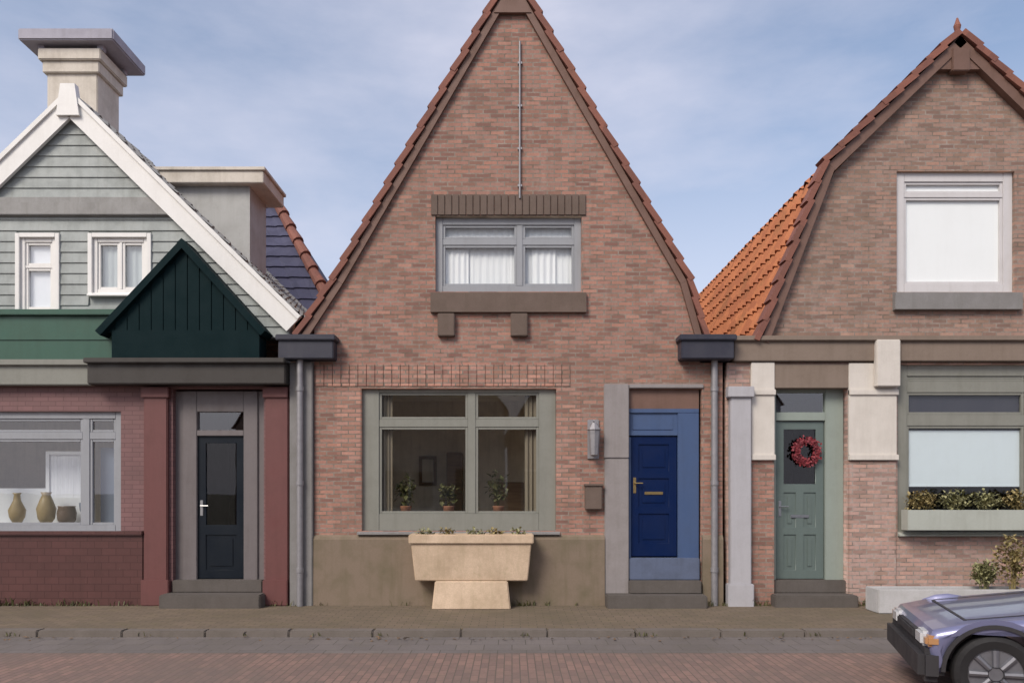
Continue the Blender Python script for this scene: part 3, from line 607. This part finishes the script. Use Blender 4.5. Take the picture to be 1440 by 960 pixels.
# fascia board and gablet over the entrance, dark cornice below
bm = B(); box(bm, lx0, wx(168), -.10, .03, wz(508), wz(446), .01); box(bm, lx0-.0, wx(170), -.16, .03, wz(446), wz(438), .008); box(bm, lx0, wx(168), -.115, -.09, wz(480), wz(474), .004); link('fascia_board', bm, M['green'], hl)
bm = B(); box(bm, lx0, wx(136), -.14, .0, wz(543), wz(509), .012); box(bm, lx0, wx(136), -.19, .0, wz(516), wz(508), .008); link('cornice', bm, M['greyframe'], hl)
g0, g1, ga = (wx(152), wz(472)), (wx(384), wz(472)), (wx(270), wz(346))
bm = B(); poly_y(bm, [(wx(172), wz(508)), (wx(374), wz(508)), (wx(374), wz(470)), (wx(172), wz(470))], -.30, .02)
poly_y(bm, [(g0[0]+.1, g0[1]), (g1[0]-.1, g1[1]), ga], -.27, .02)
for k in range(12):
    x = wx(176) + k*.165; top = min(ga[1]-(abs(x+.08-ga[0]))*1.09-.12, ga[1])
    if top > g0[1]+.03: box(bm, x+.006, x+.159, -.285, -.26, g0[1]-.01, top)
pd = link('entrance_gablet', bm, M['darkgreen'], hl)
bm = B(); strip(bm, g0, ga, .09, -.36, .02, 0, -1); strip(bm, g1, ga, .09, -.362, .02, 0, 1); link('gablet_edge', bm, M['darkgreen'], pd)
bm = B(); box(bm, wx(136), wx(408), -.26, .0, wz(543), wz(512), .012); box(bm, wx(134), wx(409), -.33, .0, wz(515), wz(508), .01); link('entrance_cornice', bm, M['darkbrown'], hl)
# shop window, its display
w = window(hl, *swin, ms=(wx(-40), wx(118),), ts=(wz(612),), fw=.10, bar=.10, y=.05, m='bluegrey', gm='glassb', label='shop window with blue grey frame and things on display', sill=('bluegrey', .0, .03, -.08))
interior(hl, swin[0]-.1, swin[1]+.1, swin[2]-.3, swin[3]+.1, y1=2.0, m='roomw')
bm = B(); box(bm, swin[0], swin[1], .16, .72, swin[2]-.02, swin[2]+.10, .004); box(bm, swin[0], wx(100), .62, .66, swin[2]+.1, swin[2]+.62); link('display_shelf', bm, M['card'], w)
zt = swin[2] + .104
bm = B(); box(bm, wx(128), wx(160), .26, .29, zt, zt+1.1, .003); tag(link('folding_screen', bm, M['bluecer']), 'blue grey screen standing at the right end of the shop window', 'screen')
t = thing('picture_frame', 'white framed picture on the display ledge of the shop window', 'picture', (wx(64), .54, zt))
bm = wall(rect(wx(34), wx(100), zt+.0, zt+1.06), [rect(wx(34)+.05, wx(100)-.05, zt+.38, zt+1.01)], .52, .55); link('frame', bm, M['card'], t)
bm = B(); box(bm, wx(34)+.04, wx(100)-.04, .545, .56, zt+.37, zt+1.02); link('backing', bm, M['curtain'], t)
def pot(px, y, prof, m, label, name='vase', cat='vase'):
    bm = B(); lathe(bm, (wx(px), y, zt), prof, 22); return tag(link(name, bm, M[m], smooth=True), label, cat, 'pots in the shop window')
pot(50, .26, [(.06,0),(.11,.08),(.13,.22),(.08,.36),(.055,.42),(.075,.46)], 'ochre', 'tall ochre vase in front of the framed picture')
pot(79, .27, [(.08,0),(.12,.06),(.13,.16),(.11,.24),(.12,.26)], 'brown', 'squat brown jar in front of the framed picture', 'jar', 'jar')
pot(8, .26, [(.05,0),(.10,.1),(.115,.2),(.05,.34),(.04,.42),(.06,.45)], 'ochre', 'small narrow necked vase near the left picture edge')
pot(106, .30, [(.05,0),(.06,.02),(.05,.1),(.09,.2),(.10,.3),(.095,.31)], 'bluecer', 'blue grey goblet vase right of the brown jar')
# recessed entrance
bm = B(); box(bm, dr[0], dr[0]+.03, -.0, .3, .0, dr[3]); box(bm, dr[1]-.03, dr[1], -.0, .3, .0, dr[3]); link('door_reveal', bm, M['redpaint2'], hl)
bm = B(); box(bm, wx(254), wx(274), .07, .19, .0, dr[3]-.03, .008); box(bm, wx(340), wx(360), .07, .19, .0, dr[3]-.03, .008); box(bm, wx(274), wx(340), .073, .187, wz(612), wz(604), .006); box(bm, wx(274), wx(340), .073, .187, wz(578), dr[3]-.03, .006)
box(bm, dr[0]+.03, wx(254), .10, .16, .0, dr[3]-.03); box(bm, wx(360), dr[1]-.03, .10, .16, .0, dr[3]-.03)
f_ = link('door_frame', bm, M['sidegrey'], hl)
bm = B(); quad(bm, [(wx(274), .13, wz(604)), (wx(340), .13, wz(604)), (wx(340), .13, wz(578)), (wx(274), .13, wz(578))]); link('transom_pane', bm, M['glassb'], f_)
door(hl, wx(274), wx(340), wz(814), wz(612), .11, 'blackdoor', 'blue black front door with long glazed light', [(wz(802), wz(752), 1)], glazed=(wz(738), wz(622)), knobm='steel')
bm = B(); box(bm, wx(238), wx(376), -.34, .5, -.02, wz(832), .015); box(bm, wx(244), wx(370), -.05, .5, wz(832), wz(815), .012); link('doorstep', bm, M['stonestep'], hl)
interior(hl, dr[0]+.05, dr[1]-.05, .1, dr[3], y0=.34)
downpipe(hl, wx(425), -.12, .0, wz(508))

# ================================================================== mansard house on the right
hr = thing('gabled_house', 'brown brick house with orange mansard roof and cream shop entrance', 'house', (wx(1345), 0, 0))
ra = (wx(1345), wz(64)); kl, kr = (wx(1174), wz(242)), (wx(1516), wz(242)); rl, rr = (wx(1076), wz(476)), (wx(1614), wz(476))
bx0, bx1 = wx(1022), wx(1640)
rw = (wx(1262), wx(1428), wz(410), wz(240))
bm = wall([rl, rr, kr, ra, kl], [rect(*rw)], .02, .3); link('gable_wall', bm, M['brickR'], hr)
ent = (wx(1088), wx(1192), .02, wz(544)); rs = (wx(1262), wx(1600), wz(748), wz(512))
bm = wall(rect(bx0, bx1, 0, wz(510)), [rect(*ent), rect(*rs)], 0, .3); link('shopfront_wall', bm, M['brickP'], hr)
bm = B(); box(bm, bx0, bx0+.25, .3, 8, 0, wz(480)); box(bm, bx1-.25, bx1, .3, 8, 0, wz(480)); box(bm, bx0, bx1, 7.8, 8, 0, wz(480)); link('side_wall', bm, M['brickR'], hr)
bm = B(); box(bm, wx(1030), bx1, -.08, .30, wz(509), wz(478), .012); box(bm, wx(1029), bx1, -.13, .02, wz(481), wz(474), .01); link('fascia_band', bm, M['brownband'], hr)
for side, e, k in ((-1, rl, kl), (1, rr, kr)):
    s = 1 if side < 0 else -1
    ee = (e[0] + side*.08, e[1]-.04); kk = (k[0]+side*.13, k[1]+.08); aa = (ra[0], ra[1]+.08)
    bm = tiles((ee[0], -.06, ee[1]), (ee[0], 8, ee[1]), (kk[0], 8, kk[1]), (kk[0], -.06, kk[1])); link('lower_roof', bm, M['orange'], hr)
    bm = tiles((kk[0], -.06, kk[1]), (kk[0], 8, kk[1]), (aa[0], 8, aa[1]), (aa[0], -.06, aa[1])); link('upper_roof', bm, M['orange'], hr)
    bm = B(); verge(bm, ee, kk, -.15, .12, s); verge(bm, kk, aa, -.15, .12, s, th=.085); link('verge_tiles', bm, M['clay'], hr)
    bm = B(); strip(bm, ee, kk, .11, -.10, .02, 0, -s); strip(bm, kk, aa, .13, -.102, .018, 0, -s); link('rake_board', bm, M['rake'], hr)
bm = B(); lathe(bm, (ra[0], -.02, ra[1]+.08), [(.09,0),(.07,.05),(.03,.09),(.045,.15),(.05,.18),(.03,.23),(.012,.29)], 14); link('finial', bm, M['clay'], hr)
bm = B(); poly_y(bm, [(ra[0]-.34, ra[1]-.38), (ra[0]+.34, ra[1]-.38), (ra[0]+.03, ra[1]+.085), (ra[0]-.03, ra[1]+.085)], -.085, .0); box(bm, ra[0]-.12, ra[0]+.12, -.13, .0, ra[1]-.42, ra[1]-.10, .01); link('apex_block', bm, M['rake'], hr)
w = window(hr, *rw, ms=(), ts=(wz(272),), fw=.13, bar=.06, y=.07, m='coolframe', label='tall gable window with white blind', sill=('stoneG', .06, .26, -.07))
roller(w, rw[0]+.1, rw[1]-.1, rw[2]+.06, rw[3]-.05, .135, 'blind')
interior(hr, rw[0]-.1, rw[1]+.1, rw[2]-.1, rw[3]+.1, m='room', y1=1.6)
# portal
bm = B(); box(bm, wx(1024), wx(1053), -.13, .0, .30, wz(546), .012); box(bm, wx(1020), wx(1056), -.16, .0, -.02, .31, .012); box(bm, wx(1020), wx(1056), -.17, .0, wz(560), wz(545), .01); link('portal_column', bm, M['lilacwhite'], hr)
bm = B(); box(bm, wx(1055), wx(1088), -.05, .0, wz(640), wz(510), .008); box(bm, wx(1055), wx(1089), -.075, .0, wz(647), wz(639), .008); box(bm, wx(1055), wx(1089), -.075, .0, wz(556), wz(548), .008); link('cream_panel', bm, M['cream'], hr)
bm = B(); box(bm, wx(1192), wx(1259), -.05, .0, wz(640), wz(511), .008); box(bm, wx(1192), wx(1261), -.075, .0, wz(647), wz(639), .008); box(bm, wx(1192), wx(1261), -.075, .0, wz(556), wz(548), .008); box(bm, wx(1226), wx(1259), -.16, -.05, wz(545), wz(480), .012); link('cream_panel', bm, M['cream'], hr)
bm = B(); box(bm, wx(1055), wx(1088), -.02, .0, .0, wz(647)); link('brown_panel', bm, M['brickC'], hr)
bm = B(); box(bm, ent[0], ent[1], -.03, .1, wz(546), wz(512), .008); link('portal_lintel', bm, M['brownband'], hr)
bm = B(); box(bm, wx(1193), wx(1259), -.03, .0, .0, wz(648), .006); link('brick_pier', bm, M['brickP'], hr)
dy = .14
bm = B(); box(bm, ent[0], wx(1096), dy, dy+.12, .0, ent[3], .008); box(bm, wx(1166), ent[1], dy, dy+.12, .0, ent[3], .008); box(bm, wx(1096), wx(1166), dy+.003, dy+.117, wz(590), wz(578), .006); box(bm, wx(1096), wx(1166), dy+.003, dy+.117, ent[3]-.06, ent[3]-.002, .006); f_ = link('door_frame', bm, M['mint'], hr)
bm = B(); quad(bm, [(wx(1096), dy+.05, wz(578)), (wx(1166), dy+.05, wz(578)), (wx(1166), dy+.05, ent[3]-.05), (wx(1096), dy+.05, ent[3]-.05)]); link('transom_pane', bm, M['glassb'], f_)
door(hr, wx(1097), wx(1165), wz(815), wz(591), dy+.04, 'sagedoor', 'grey green shop door with dark glass above', [(wz(803), wz(752), 2), (wz(742), wz(692), 2)], glazed=(wz(680), wz(602)), knobm='steel')
bm = B(); box(bm, ent[0]-.05, ent[1]+.05, -.25, .45, -.02, wz(834), .015); box(bm, ent[0]+.0, ent[1]-.0, .05, .45, wz(834), wz(816), .01); link('doorstep', bm, M['stonestep'], hr)
interior(hr, ent[0], ent[1], .1, ent[3], y0=.46)
# wreath on the door
bm = B(); c = Vector((wx(1139), dy+.0, wz(634)))
for i in range(520):
    a = random.uniform(0, 6.283); rr_ = .16 + max(-.05, min(.05, random.gauss(0, .026))); p = c + Vector((math.cos(a)*rr_, max(-.055, min(.02, random.gauss(-.02, .016))), math.sin(a)*rr_))
    s = random.uniform(.025, .05); m_ = Matrix.Rotation(random.uniform(0, 6.28), 3, 'Y') @ Matrix.Rotation(random.uniform(-.9, .9), 3, 'X')
    quad(bm, [p + m_ @ Vector(q) for q in ((0,0,0), (s*.4,-.006,s*.5), (0,0,s), (-s*.4,-.006,s*.5))])
tag(link('door_wreath', bm, M['flower']), 'dark red wreath hanging on the grey green shop door', 'wreath')
# shop window
w = window(hr, *rs, ms=(wx(1452),), ts=(wz(590), wz(543)), fw=.16, bar=.16, y=.05, m='greyframe', label='wide shop window with grey green frame and pale blind', gm='glass', sill=('sillpale', .0, .05, -.08))
roller(w, rs[0]+.16, rs[1]-.16, wz(682), wz(604), .118, 'paleblind')
bm = B(); box(bm, rs[0]+.1, rs[1]-.1, .125, .29, wz(584), rs[3]-.02); link('dark_infill', bm, M['lead'], w)  # dark box added behind the upper lights to hide the lit ceiling
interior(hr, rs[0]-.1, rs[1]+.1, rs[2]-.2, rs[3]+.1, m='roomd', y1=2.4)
# sill trough with plants
bx = thing('window_box', 'pale grey green trough on the sill of the right shop window', 'planter', (wx(1420), -.16, wz(748)))
b0, b1 = wx(1264), wx(1576)
bm = B(); box(bm, b0, b1, -.26, -.24, wz(744), wz(716), .004); box(bm, b0, b1, -.085, -.065, wz(744), wz(716), .004); box(bm, b0, b0+.02, -.24, -.085, wz(744), wz(716)); box(bm, b1-.02, b1, -.24, -.085, wz(744), wz(716)); box(bm, b0+.02, b1-.02, -.24, -.085, wz(744), wz(742)); link('trough', bm, M['sillpale'], bx)
bm = B(); box(bm, b0+.02, b1-.02, -.238, -.087, wz(742), wz(721)); link('soil', bm, M['soil'], bx)
for kx in range(7):
    x = b0 + .22 + kx * .44 + random.uniform(-.05, .05); bm = B()
    leaves(bm, (x, -.165, wz(704)), (.24, .08, .15 + .03*random.random()), 330, .06)
    for _ in range(7): tube(bm, (x+random.uniform(-.05,.05), -.165, wz(722)), (x+random.uniform(-.2,.2), -.165+random.uniform(-.05,.05), wz(704)+random.uniform(-.03,.1)), .005, .003, 5)
    tag(link('trailing_plant', bm, M['leaf' if kx % 3 else 'leafy']), 'bushy olive green plant in the trough below the shop window', 'plant', 'plants in the window trough')

# ================================================================== house behind, in the gap on the left
hb = thing('slate_roofed_house', 'house behind with dark blue slate roof and red hip tiles', 'house', (wx(330, 6), 6, 0))
yb = 5.0
P = lambda px, py, y=yb: Vector((wx(px, y), y, wz(py, y)))
e0, e1 = P(120, 470), P(486, 470)
r0 = Vector((e0.x, yb+2.6, P(388, 262).z)); r1 = Vector((P(388, 262).x - 0.0, yb+2.6, P(388, 262).z))
# keep the ridge end on the sight line of the photograph
r1 = Vector((wx(372, yb+2.6), yb+2.6, wz(254, yb+2.6))); r0 = Vector((wx(120, yb+2.6), yb+2.6, r1.z))
bm = tiles(e0, e1, r1, r0, tw=.3, amp=.004); link('front_slope', bm, M['slate'], hb)
bm = B(); eb = Vector((e1.x, yb+5.2, e1.z)); quad(bm, [e1, eb, r1]) if False else bm.faces.new([bm.verts.new(v) for v in (e1, eb, r1)]); link('hip_slope', bm, M['slate'], hb)
bm = B(); n = 11
for i in range(n):
    a = e1.lerp(r1, i/n); b = e1.lerp(r1, (i+1.1)/n); tube(bm, a + Vector((0,-.02,.06)), b + Vector((0,-.02,.02)), .13, .10, 10)
n = 8
for i in range(n):
    a = r1.lerp(r0, i/n); b = r1.lerp(r0, (i+1.1)/n); tube(bm, a + Vector((0,0,.05)), b + Vector((0,0,.02)), .13, .10, 10)
link('hip_tiles', bm, M['clay'], hb)
bm = B(); box(bm, e0.x+.1, e1.x-.1, yb+.1, yb+5.1, 0, e1.z-.02); link('wall', bm, M['brickR'], hb)

# ================================================================== things on the pavement
# sandstone trough on its block, under the window
ty = -.21
t = thing('stone_planter', 'pale sandstone trough on a narrower block below the wide window', 'planter', (wx(664, ty), ty, 0))
u0, u1 = wx(580, ty), wx(747, ty); v0, v1 = wx(613, ty), wx(714, ty); zt0, zt1 = wz(815, ty), wz(750, ty); yf, yk = ty - .17, ty + .15
def tapered(bm, x0, x1, y0, y1, z0, z1, din, bev):
    t_ = bmesh.new(); vs_ = [t_.verts.new(p) for p in ((x0+din,y0+din,z0),(x1-din,y0+din,z0),(x1-din,y1,z0),(x0+din,y1,z0),(x0,y0,z1),(x1,y0,z1),(x1,y1,z1),(x0,y1,z1))]
    for f in ((3,2,1,0),(4,5,6,7),(0,1,5,4),(1,2,6,5),(2,3,7,6),(3,0,4,7)): t_.faces.new([vs_[i] for i in f])
    bmesh.ops.bevel(t_, geom=t_.edges[:], offset=bev, segments=3, affect='EDGES'); join(bm, t_)
bm = B(); tapered(bm, u0, u1, yf, yk, zt0, zt1 - .13, .05, .012); box(bm, u0-.03, u1+.03, yf-.03, yf+.06, zt1-.13, zt1, .014); box(bm, u0-.03, u1+.03, yk-.06, yk, zt1-.13, zt1, .014)
box(bm, u0-.029, u0+.06, yf+.06, yk-.06, zt1-.128, zt1-.002, .012); box(bm, u1-.06, u1+.029, yf+.06, yk-.06, zt1-.128, zt1-.002, .012)
link('trough', bm, M['stoneS'], t)
bm = B(); tapered(bm, v0, v1, yf+.02, yk-.02, -.01, zt0+.002, -.04, .014); link('block', bm, M['stoneS'], t)
bm = B(); box(bm, u0+.06, u1-.06, yf+.06, yk-.06, zt1-.12, zt1-.05); link('soil', bm, M['soil'], t)
for k in range(5):
    x = u0 + .22 + k*.30 + random.uniform(-.05, .05); bm = B()
    leaves(bm, (x, ty, zt1 + .0), (.13, .09, .07 + .03*random.random()), 90, .06)
    for _ in range(9): tube(bm, (x+random.uniform(-.04,.04), ty+random.uniform(-.05,.05), zt1-.06), (x+random.uniform(-.1,.1), ty+random.uniform(-.1,.1), zt1+random.uniform(.0,.07)), .004, .002, 5)
    tag(link('low_herb', bm, M['leafy' if k % 2 else 'leaf']), 'low straggly herb growing in the sandstone trough below the wide window', 'plant', 'herbs in the sandstone trough')
# white trough with a bush
ty = -.6
t = thing('stone_trough', 'long low whitish stone trough in front of the pink brick wall', 'planter', (wx(1300, ty), ty, 0))
a0, a1 = wx(1226, ty), wx(1440, ty)
bm = B(); z1 = wz(826, ty)
box(bm, a0, a1, ty-.20, ty-.15, 0, z1, .01); box(bm, a0, a1, ty+.15, ty+.20, 0, z1, .01); box(bm, a0, a0+.05, ty-.15, ty+.15, 0, z1, .008); box(bm, a1-.05, a1, ty-.15, ty+.15, 0, z1, .008); link('trough', bm, M['stoneW'], t)
bm = B(); box(bm, a0+.05, a1-.05, ty-.15, ty+.15, .0, z1-.05); link('soil', bm, M['soil'], t)
for px, py, rx, rz, mm, lab in ((1424, 786, .26, .34, 'leafy', 'yellowish green bush at the right end of the stone trough'), (1384, 806, .15, .17, 'leaf', 'low olive bush growing left of the yellowish bush')):
    bm = B(); leaves(bm, (wx(px, ty), ty, wz(py, ty)), (rx, .15, rz), 520, .07)
    for _ in range(14): tube(bm, (wx(px, ty)+random.uniform(-.05,.05), ty, z1-.08), (wx(px, ty)+random.uniform(-rx,rx)*.8, ty+random.uniform(-.1,.1), wz(py, ty)+random.uniform(0, rz*.8)), .007, .003, 5)
    tag(link('bush', bm, M[mm]), lab, 'bush')
# weeds along the walls and in the joints
bm = B()
clumps = [random.uniform(-8, 8) for _ in range(13)]
for _ in range(110):
    x = random.choice(clumps) + random.gauss(0, .35); 
    if wx(850)-.1 < x < wx(990) or wx(235) < x < wx(380) or wx(1085) < x < wx(1195): continue
    grass(bm, (x, -.06 - random.random()*.05, 0), random.randint(2, 11), random.uniform(.02, .12), .05)
for _ in range(60): grass(bm, (random.uniform(-9, 9), random.choice((-1.92, -2.12)), -.05), random.randint(4, 9), .05, .04)
tag(link('weeds', bm, M['weed']), 'small weeds growing along the foot of the walls and the kerb', 'weeds', kind='stuff')

# dry leaves blown against the kerb
bm = B()
for _ in range(90):
    x = random.choice((-5.2, -1.1, 2.3, 4.6)) + random.gauss(0, 1.1); y = -2.16 - abs(random.gauss(0, .12)); s_ = random.uniform(.02, .05); a = random.uniform(0, 6.28)
    m_ = Matrix.Translation((x, y, -.064)) @ Matrix.Rotation(a, 4, 'Z') @ Matrix.Rotation(random.uniform(-.5, .5), 4, 'X')
    quad(bm, [m_ @ Vector(q) for q in ((0,0,.004), (s_*.5,s_*.5,.012), (0,s_*1.2,.006), (-s_*.5,s_*.5,.01))])
tag(link('fallen_leaves', bm, M['wovenw']), 'dry brown leaves lying along the kerb', 'leaves', kind='stuff')
# ================================================================== parked car, nose in the picture
CX = Matrix
nx, ny = 3.17, -5.10
car = thing('parked_car', 'lilac silver small car with black bumper at the bottom right', 'car', (nx, ny, -.074), R(-17))
LOC[car.name] = Vector((0, 0, 0))
# local frame: x runs back from the front bumper, y across (0 near side .. 1.62 far side)
Wd = 1.62; wr = .29; wc = (.50, 3.02)
def arch(cx, r, n=12): return [(cx + r*math.cos(math.pi - math.pi*i/n), wr + r*math.sin(math.pi - math.pi*i/n)) for i in range(n+1)]
prof = [(.06, .40), (.03, .52), (.08, .60), (.30, .655), (.75, .715), (1.15, .77), (1.6, .83), (3.2, .86), (3.62, .84), (3.70, .6), (3.68, .30)]
low = arch(wc[1], .345)[::-1]; low2 = arch(wc[0], .345)[::-1]
out = prof + [(p[0], max(p[1], .22)) for p in low] + [(p[0], max(p[1], .22)) for p in low2] + [(.10, .24)]
bm = wall(out, [], 0, Wd, bevel=.07); body = link('body', bm, M['carpaint'], car, smooth=True, local=True)
body.data.set_sharp_from_angle(angle=R(38))
bm = B(); 
for yy in (.20, Wd-.212): poly_y(bm, [(.34, .664), (1.12, .767), (1.12, .772), (.34, .669)], yy, yy+.012)
poly_y(bm, [(.325, .658), (.345, .662), (.345, .668), (.325, .664)], .20, Wd-.20); link('bonnet_seam', bm, M['plastic'], car, local=True)
bm = B(); box(bm, 1.02, 1.028, -.002, .02, .30, .78); box(bm, .93, 3.4, -.012, .02, .44, .49, .006); link('side_trim', bm, M['plastic'], car, local=True)
for cx in (.50, 3.02):
    bm = B(); n = 24; ra0, ra1 = .345, .375
    for i in range(n):
        a0, a1 = math.pi*i/n, math.pi*(i+1)/n; pts = [(cx+ra0*math.cos(a0), .29+ra0*math.sin(a0)), (cx+ra1*math.cos(a0), .29+ra1*math.sin(a0)), (cx+ra1*math.cos(a1), .29+ra1*math.sin(a1)), (cx+ra0*math.cos(a1), .29+ra0*math.sin(a1))]
        poly_y(bm, pts, -.012, .03)
    link('wheel_arch', bm, M['plastic'], car, local=True)
bm = wall([(1.12, .74), (1.80, 1.38), (2.2, 1.42), (3.1, 1.40), (3.58, 1.0), (3.6, .80)], [], .12, Wd-.12, bevel=.06); link('cabin_glass', bm, M['carwin'], car, local=True)
bm = wall([(1.74, 1.36), (2.2, 1.43), (3.12, 1.41), (3.2, 1.36)], [], .13, Wd-.13, bevel=.025); link('roof_panel', bm, M['carpaint'], car, local=True)
bm = B(); box(bm, -.03, .16, -.006, Wd+.012, .20, .46, .05); link('bumper', bm, M['plastic'], car, local=True)
bm = B(); box(bm, .0, .06, .42, Wd-.42, .47, .55, .012); link('grille', bm, M['plastic'], car, local=True)
for y0, y1, ay0, ay1 in ((.12, .36, -.004, .11), (Wd-.36, Wd-.12, Wd-.11, Wd+.004)):
    bm = B(); box(bm, .005, .12, y0, y1, .46, .575, .02); h_ = link('headlight', bm, M['lamp'], car, local=True)
    bm = B(); box(bm, .02, .13, ay0, ay1, .475, .56, .02); link('indicator', bm, M['amber'], h_, local=True)
for cx in wc:
    for yy, s in ((.0, 1), (Wd, -1)):
        bm = B()
        t_ = bmesh.new(); prof_t = [(.19, .01), (.25, -.002), (.283, .02), (wr, .05), (wr, .13), (.283, .165), (.2, .17)]
        rings = [[t_.verts.new((cx + r*math.cos(2*math.pi*i/32), yy + s*d, wr + r*math.sin(2*math.pi*i/32))) for i in range(32)] for r, d in prof_t]
        for a, b in zip(rings, rings[1:]):
            for i in range(32): t_.faces.new((a[i], a[(i+1)%32], b[(i+1)%32], b[i]))
        bmesh.ops.recalc_face_normals(t_, faces=t_.faces); join(bm, t_); wh = link('wheel', bm, M['rubber'], car, local=True)
        bm = B(); tube(bm, (cx, yy+s*.025, wr), (cx, yy+s*.06, wr), .195, seg=28)
        for k in range(8):
            a = 2*math.pi*k/8; ca, sa = math.cos(a), math.sin(a); p0 = Vector((cx+.055*ca, yy+s*.014, wr+.055*sa)); p1 = Vector((cx+.18*ca, yy+s*.022, wr+.18*sa)); tube(bm, p0, p1, .022, .027, seg=8)
        lip = bmesh.new(); bmesh.ops.create_circle(lip, segments=32, radius=.19); lip.free()
        tube(bm, (cx, yy+s*.008, wr), (cx, yy+s*.03, wr), .05, seg=14)
        link('rim', bm, M['hubcap'], wh, local=True)
for q in (-.14, Wd): bm = B(); box(bm, 1.42, 1.62, q, q+.14, .90, 1.04, .03); link('mirror', bm, M['plastic'], car, local=True)

# ================================================================== plain terrace across the street, mirrored in the window panes
yo = -21.0
for k, (x0, w_, h_, pk, mt, lab) in enumerate(((-11.2, 5.2, 4.2, 8.6, 'brickR', 'brown brick gable house across the street, first of the row'), (-5.9, 5.6, 5.0, 8.2, 'cream', 'cream plastered gable house across the street'),
        (-.2, 5.0, 3.8, 7.9, 'brickC', 'red brick gable house across the street beside the cream one'), (4.9, 6.0, 5.2, 9.0, 'lilacwhite', 'pale grey gable house across the street'))):
    h = thing('gabled_house', lab, 'house', (x0 + w_/2, yo, 0), 0, 'houses across the street')
    wins = [(x0 + w_*.12, x0 + w_*.5, .8, 2.5), (x0 + w_*.36, x0 + w_*.64, h_+.3, h_+1.6)]; dd = (x0 + w_*.64, x0 + w_*.82, .1, 2.5)
    bm = wall([(x0, -.1), (x0+w_, -.1), (x0+w_, h_), (x0+w_/2, pk), (x0, h_)], [rect(*q) for q in wins] + [rect(*dd)], yo - .3, yo); link('wall', bm, M[mt], h)
    bm = B()
    for sx, a in ((-1, x0 - .15), (1, x0 + w_ + .15)): quad(bm, [(a, yo+.15, h_-.1), (a, yo-8, h_-.1), (x0+w_/2, yo-8, pk+.1), (x0+w_/2, yo+.15, pk+.1)])
    link('roof', bm, M['clay'], h)
    for q in wins:
        bm = wall(rect(*q), [rect(q[0]+.1, (q[0]+q[1])/2-.04, q[2]+.1, q[3]-.1), rect((q[0]+q[1])/2+.04, q[1]-.1, q[2]+.1, q[3]-.1)], yo-.2, yo-.1); f = link('window', bm, M['trimwhite'], h)
        bm = B(); quad(bm, [(q[0], yo-.15, q[2]), (q[1], yo-.15, q[2]), (q[1], yo-.15, q[3]), (q[0], yo-.15, q[3])]); link('pane', bm, M['carwin'], f)
    bm = B(); box(bm, dd[0], dd[1], yo-.2, yo-.12, dd[2], dd[3]); link('door', bm, M['green' if k % 2 else 'darkbrown'], h)

# ------------------------------------------------------------------ sky, sun, camera
AZ, EL = R(-34), R(42)           # sun high in front of the houses, from the left
wld = bpy.data.worlds.new('World'); sc.world = wld; wld.use_nodes = True
nt = wld.node_tree; bg = nt.nodes['Background']
sky = N(nt, 'ShaderNodeTexSky', sky_type='NISHITA'); sky.sun_disc = False
sky.sun_elevation = EL; sky.dust_density = 2.5; sky.air_density = 1.0; sky.altitude = 0
sd = Vector((math.sin(AZ)*math.cos(EL), -math.cos(AZ)*math.cos(EL), math.sin(EL)))   # towards the sun
sky.sun_rotation = math.atan2(sd.x, sd.y)
tc = N(nt, 'ShaderNodeTexCoord'); mp = N(nt, 'ShaderNodeMapping'); mp.inputs['Scale'].default_value = (1.1, 1.1, 3.0); mp.inputs['Location'].default_value = (.35, .2, .1)
nt.links.new(tc.outputs['Generated'], mp.inputs[0])
cl = noise(nt, mp.outputs[0], 1.5, 9, .55)
cloud = rng(nt, cl, .34, .68, .12, .92)
sx = N(nt, 'ShaderNodeSeparateXYZ'); nt.links.new(tc.outputs['Generated'], sx.inputs[0])
hz = rng(nt, sx.outputs[2], .08, .48, .92, 0.)
mxn = N(nt, 'ShaderNodeMath', operation='MAXIMUM'); nt.links.new(cloud, mxn.inputs[0]); nt.links.new(hz, mxn.inputs[1])
c = mixc(nt, mxn.outputs[0], sky.outputs[0], (4.45, 4.45, 5.2))
nt.links.new(c, bg.inputs[0]); bg.inputs[1].default_value = .115
sun = bpy.data.lights.new('sun', 'SUN'); sun.energy = 1.8; sun.angle = R(24); sun.color = (1, .93, .84)
so = bpy.data.objects.new('sun', sun); so.rotation_euler = sd.to_track_quat('Z', 'Y').to_euler(); so.location = (0, -5, 20); col.objects.link(so)
cam = bpy.data.cameras.new('camera'); co = bpy.data.objects.new('camera', cam); col.objects.link(co)
co.location = (0, -D0, CAMH); co.rotation_euler = (R(90), 0, 0)
cam.lens = 36 * F / 1440; cam.sensor_width = 36; cam.shift_y = (HOR - 480) / 1440; cam.clip_end = 2000; cam.clip_start = .05
sc.camera = co
vs = sc.view_settings; vs.view_transform = 'Standard'; vs.look = 'None'; vs.exposure = .62; vs.gamma = 1; vs.use_curve_mapping = False
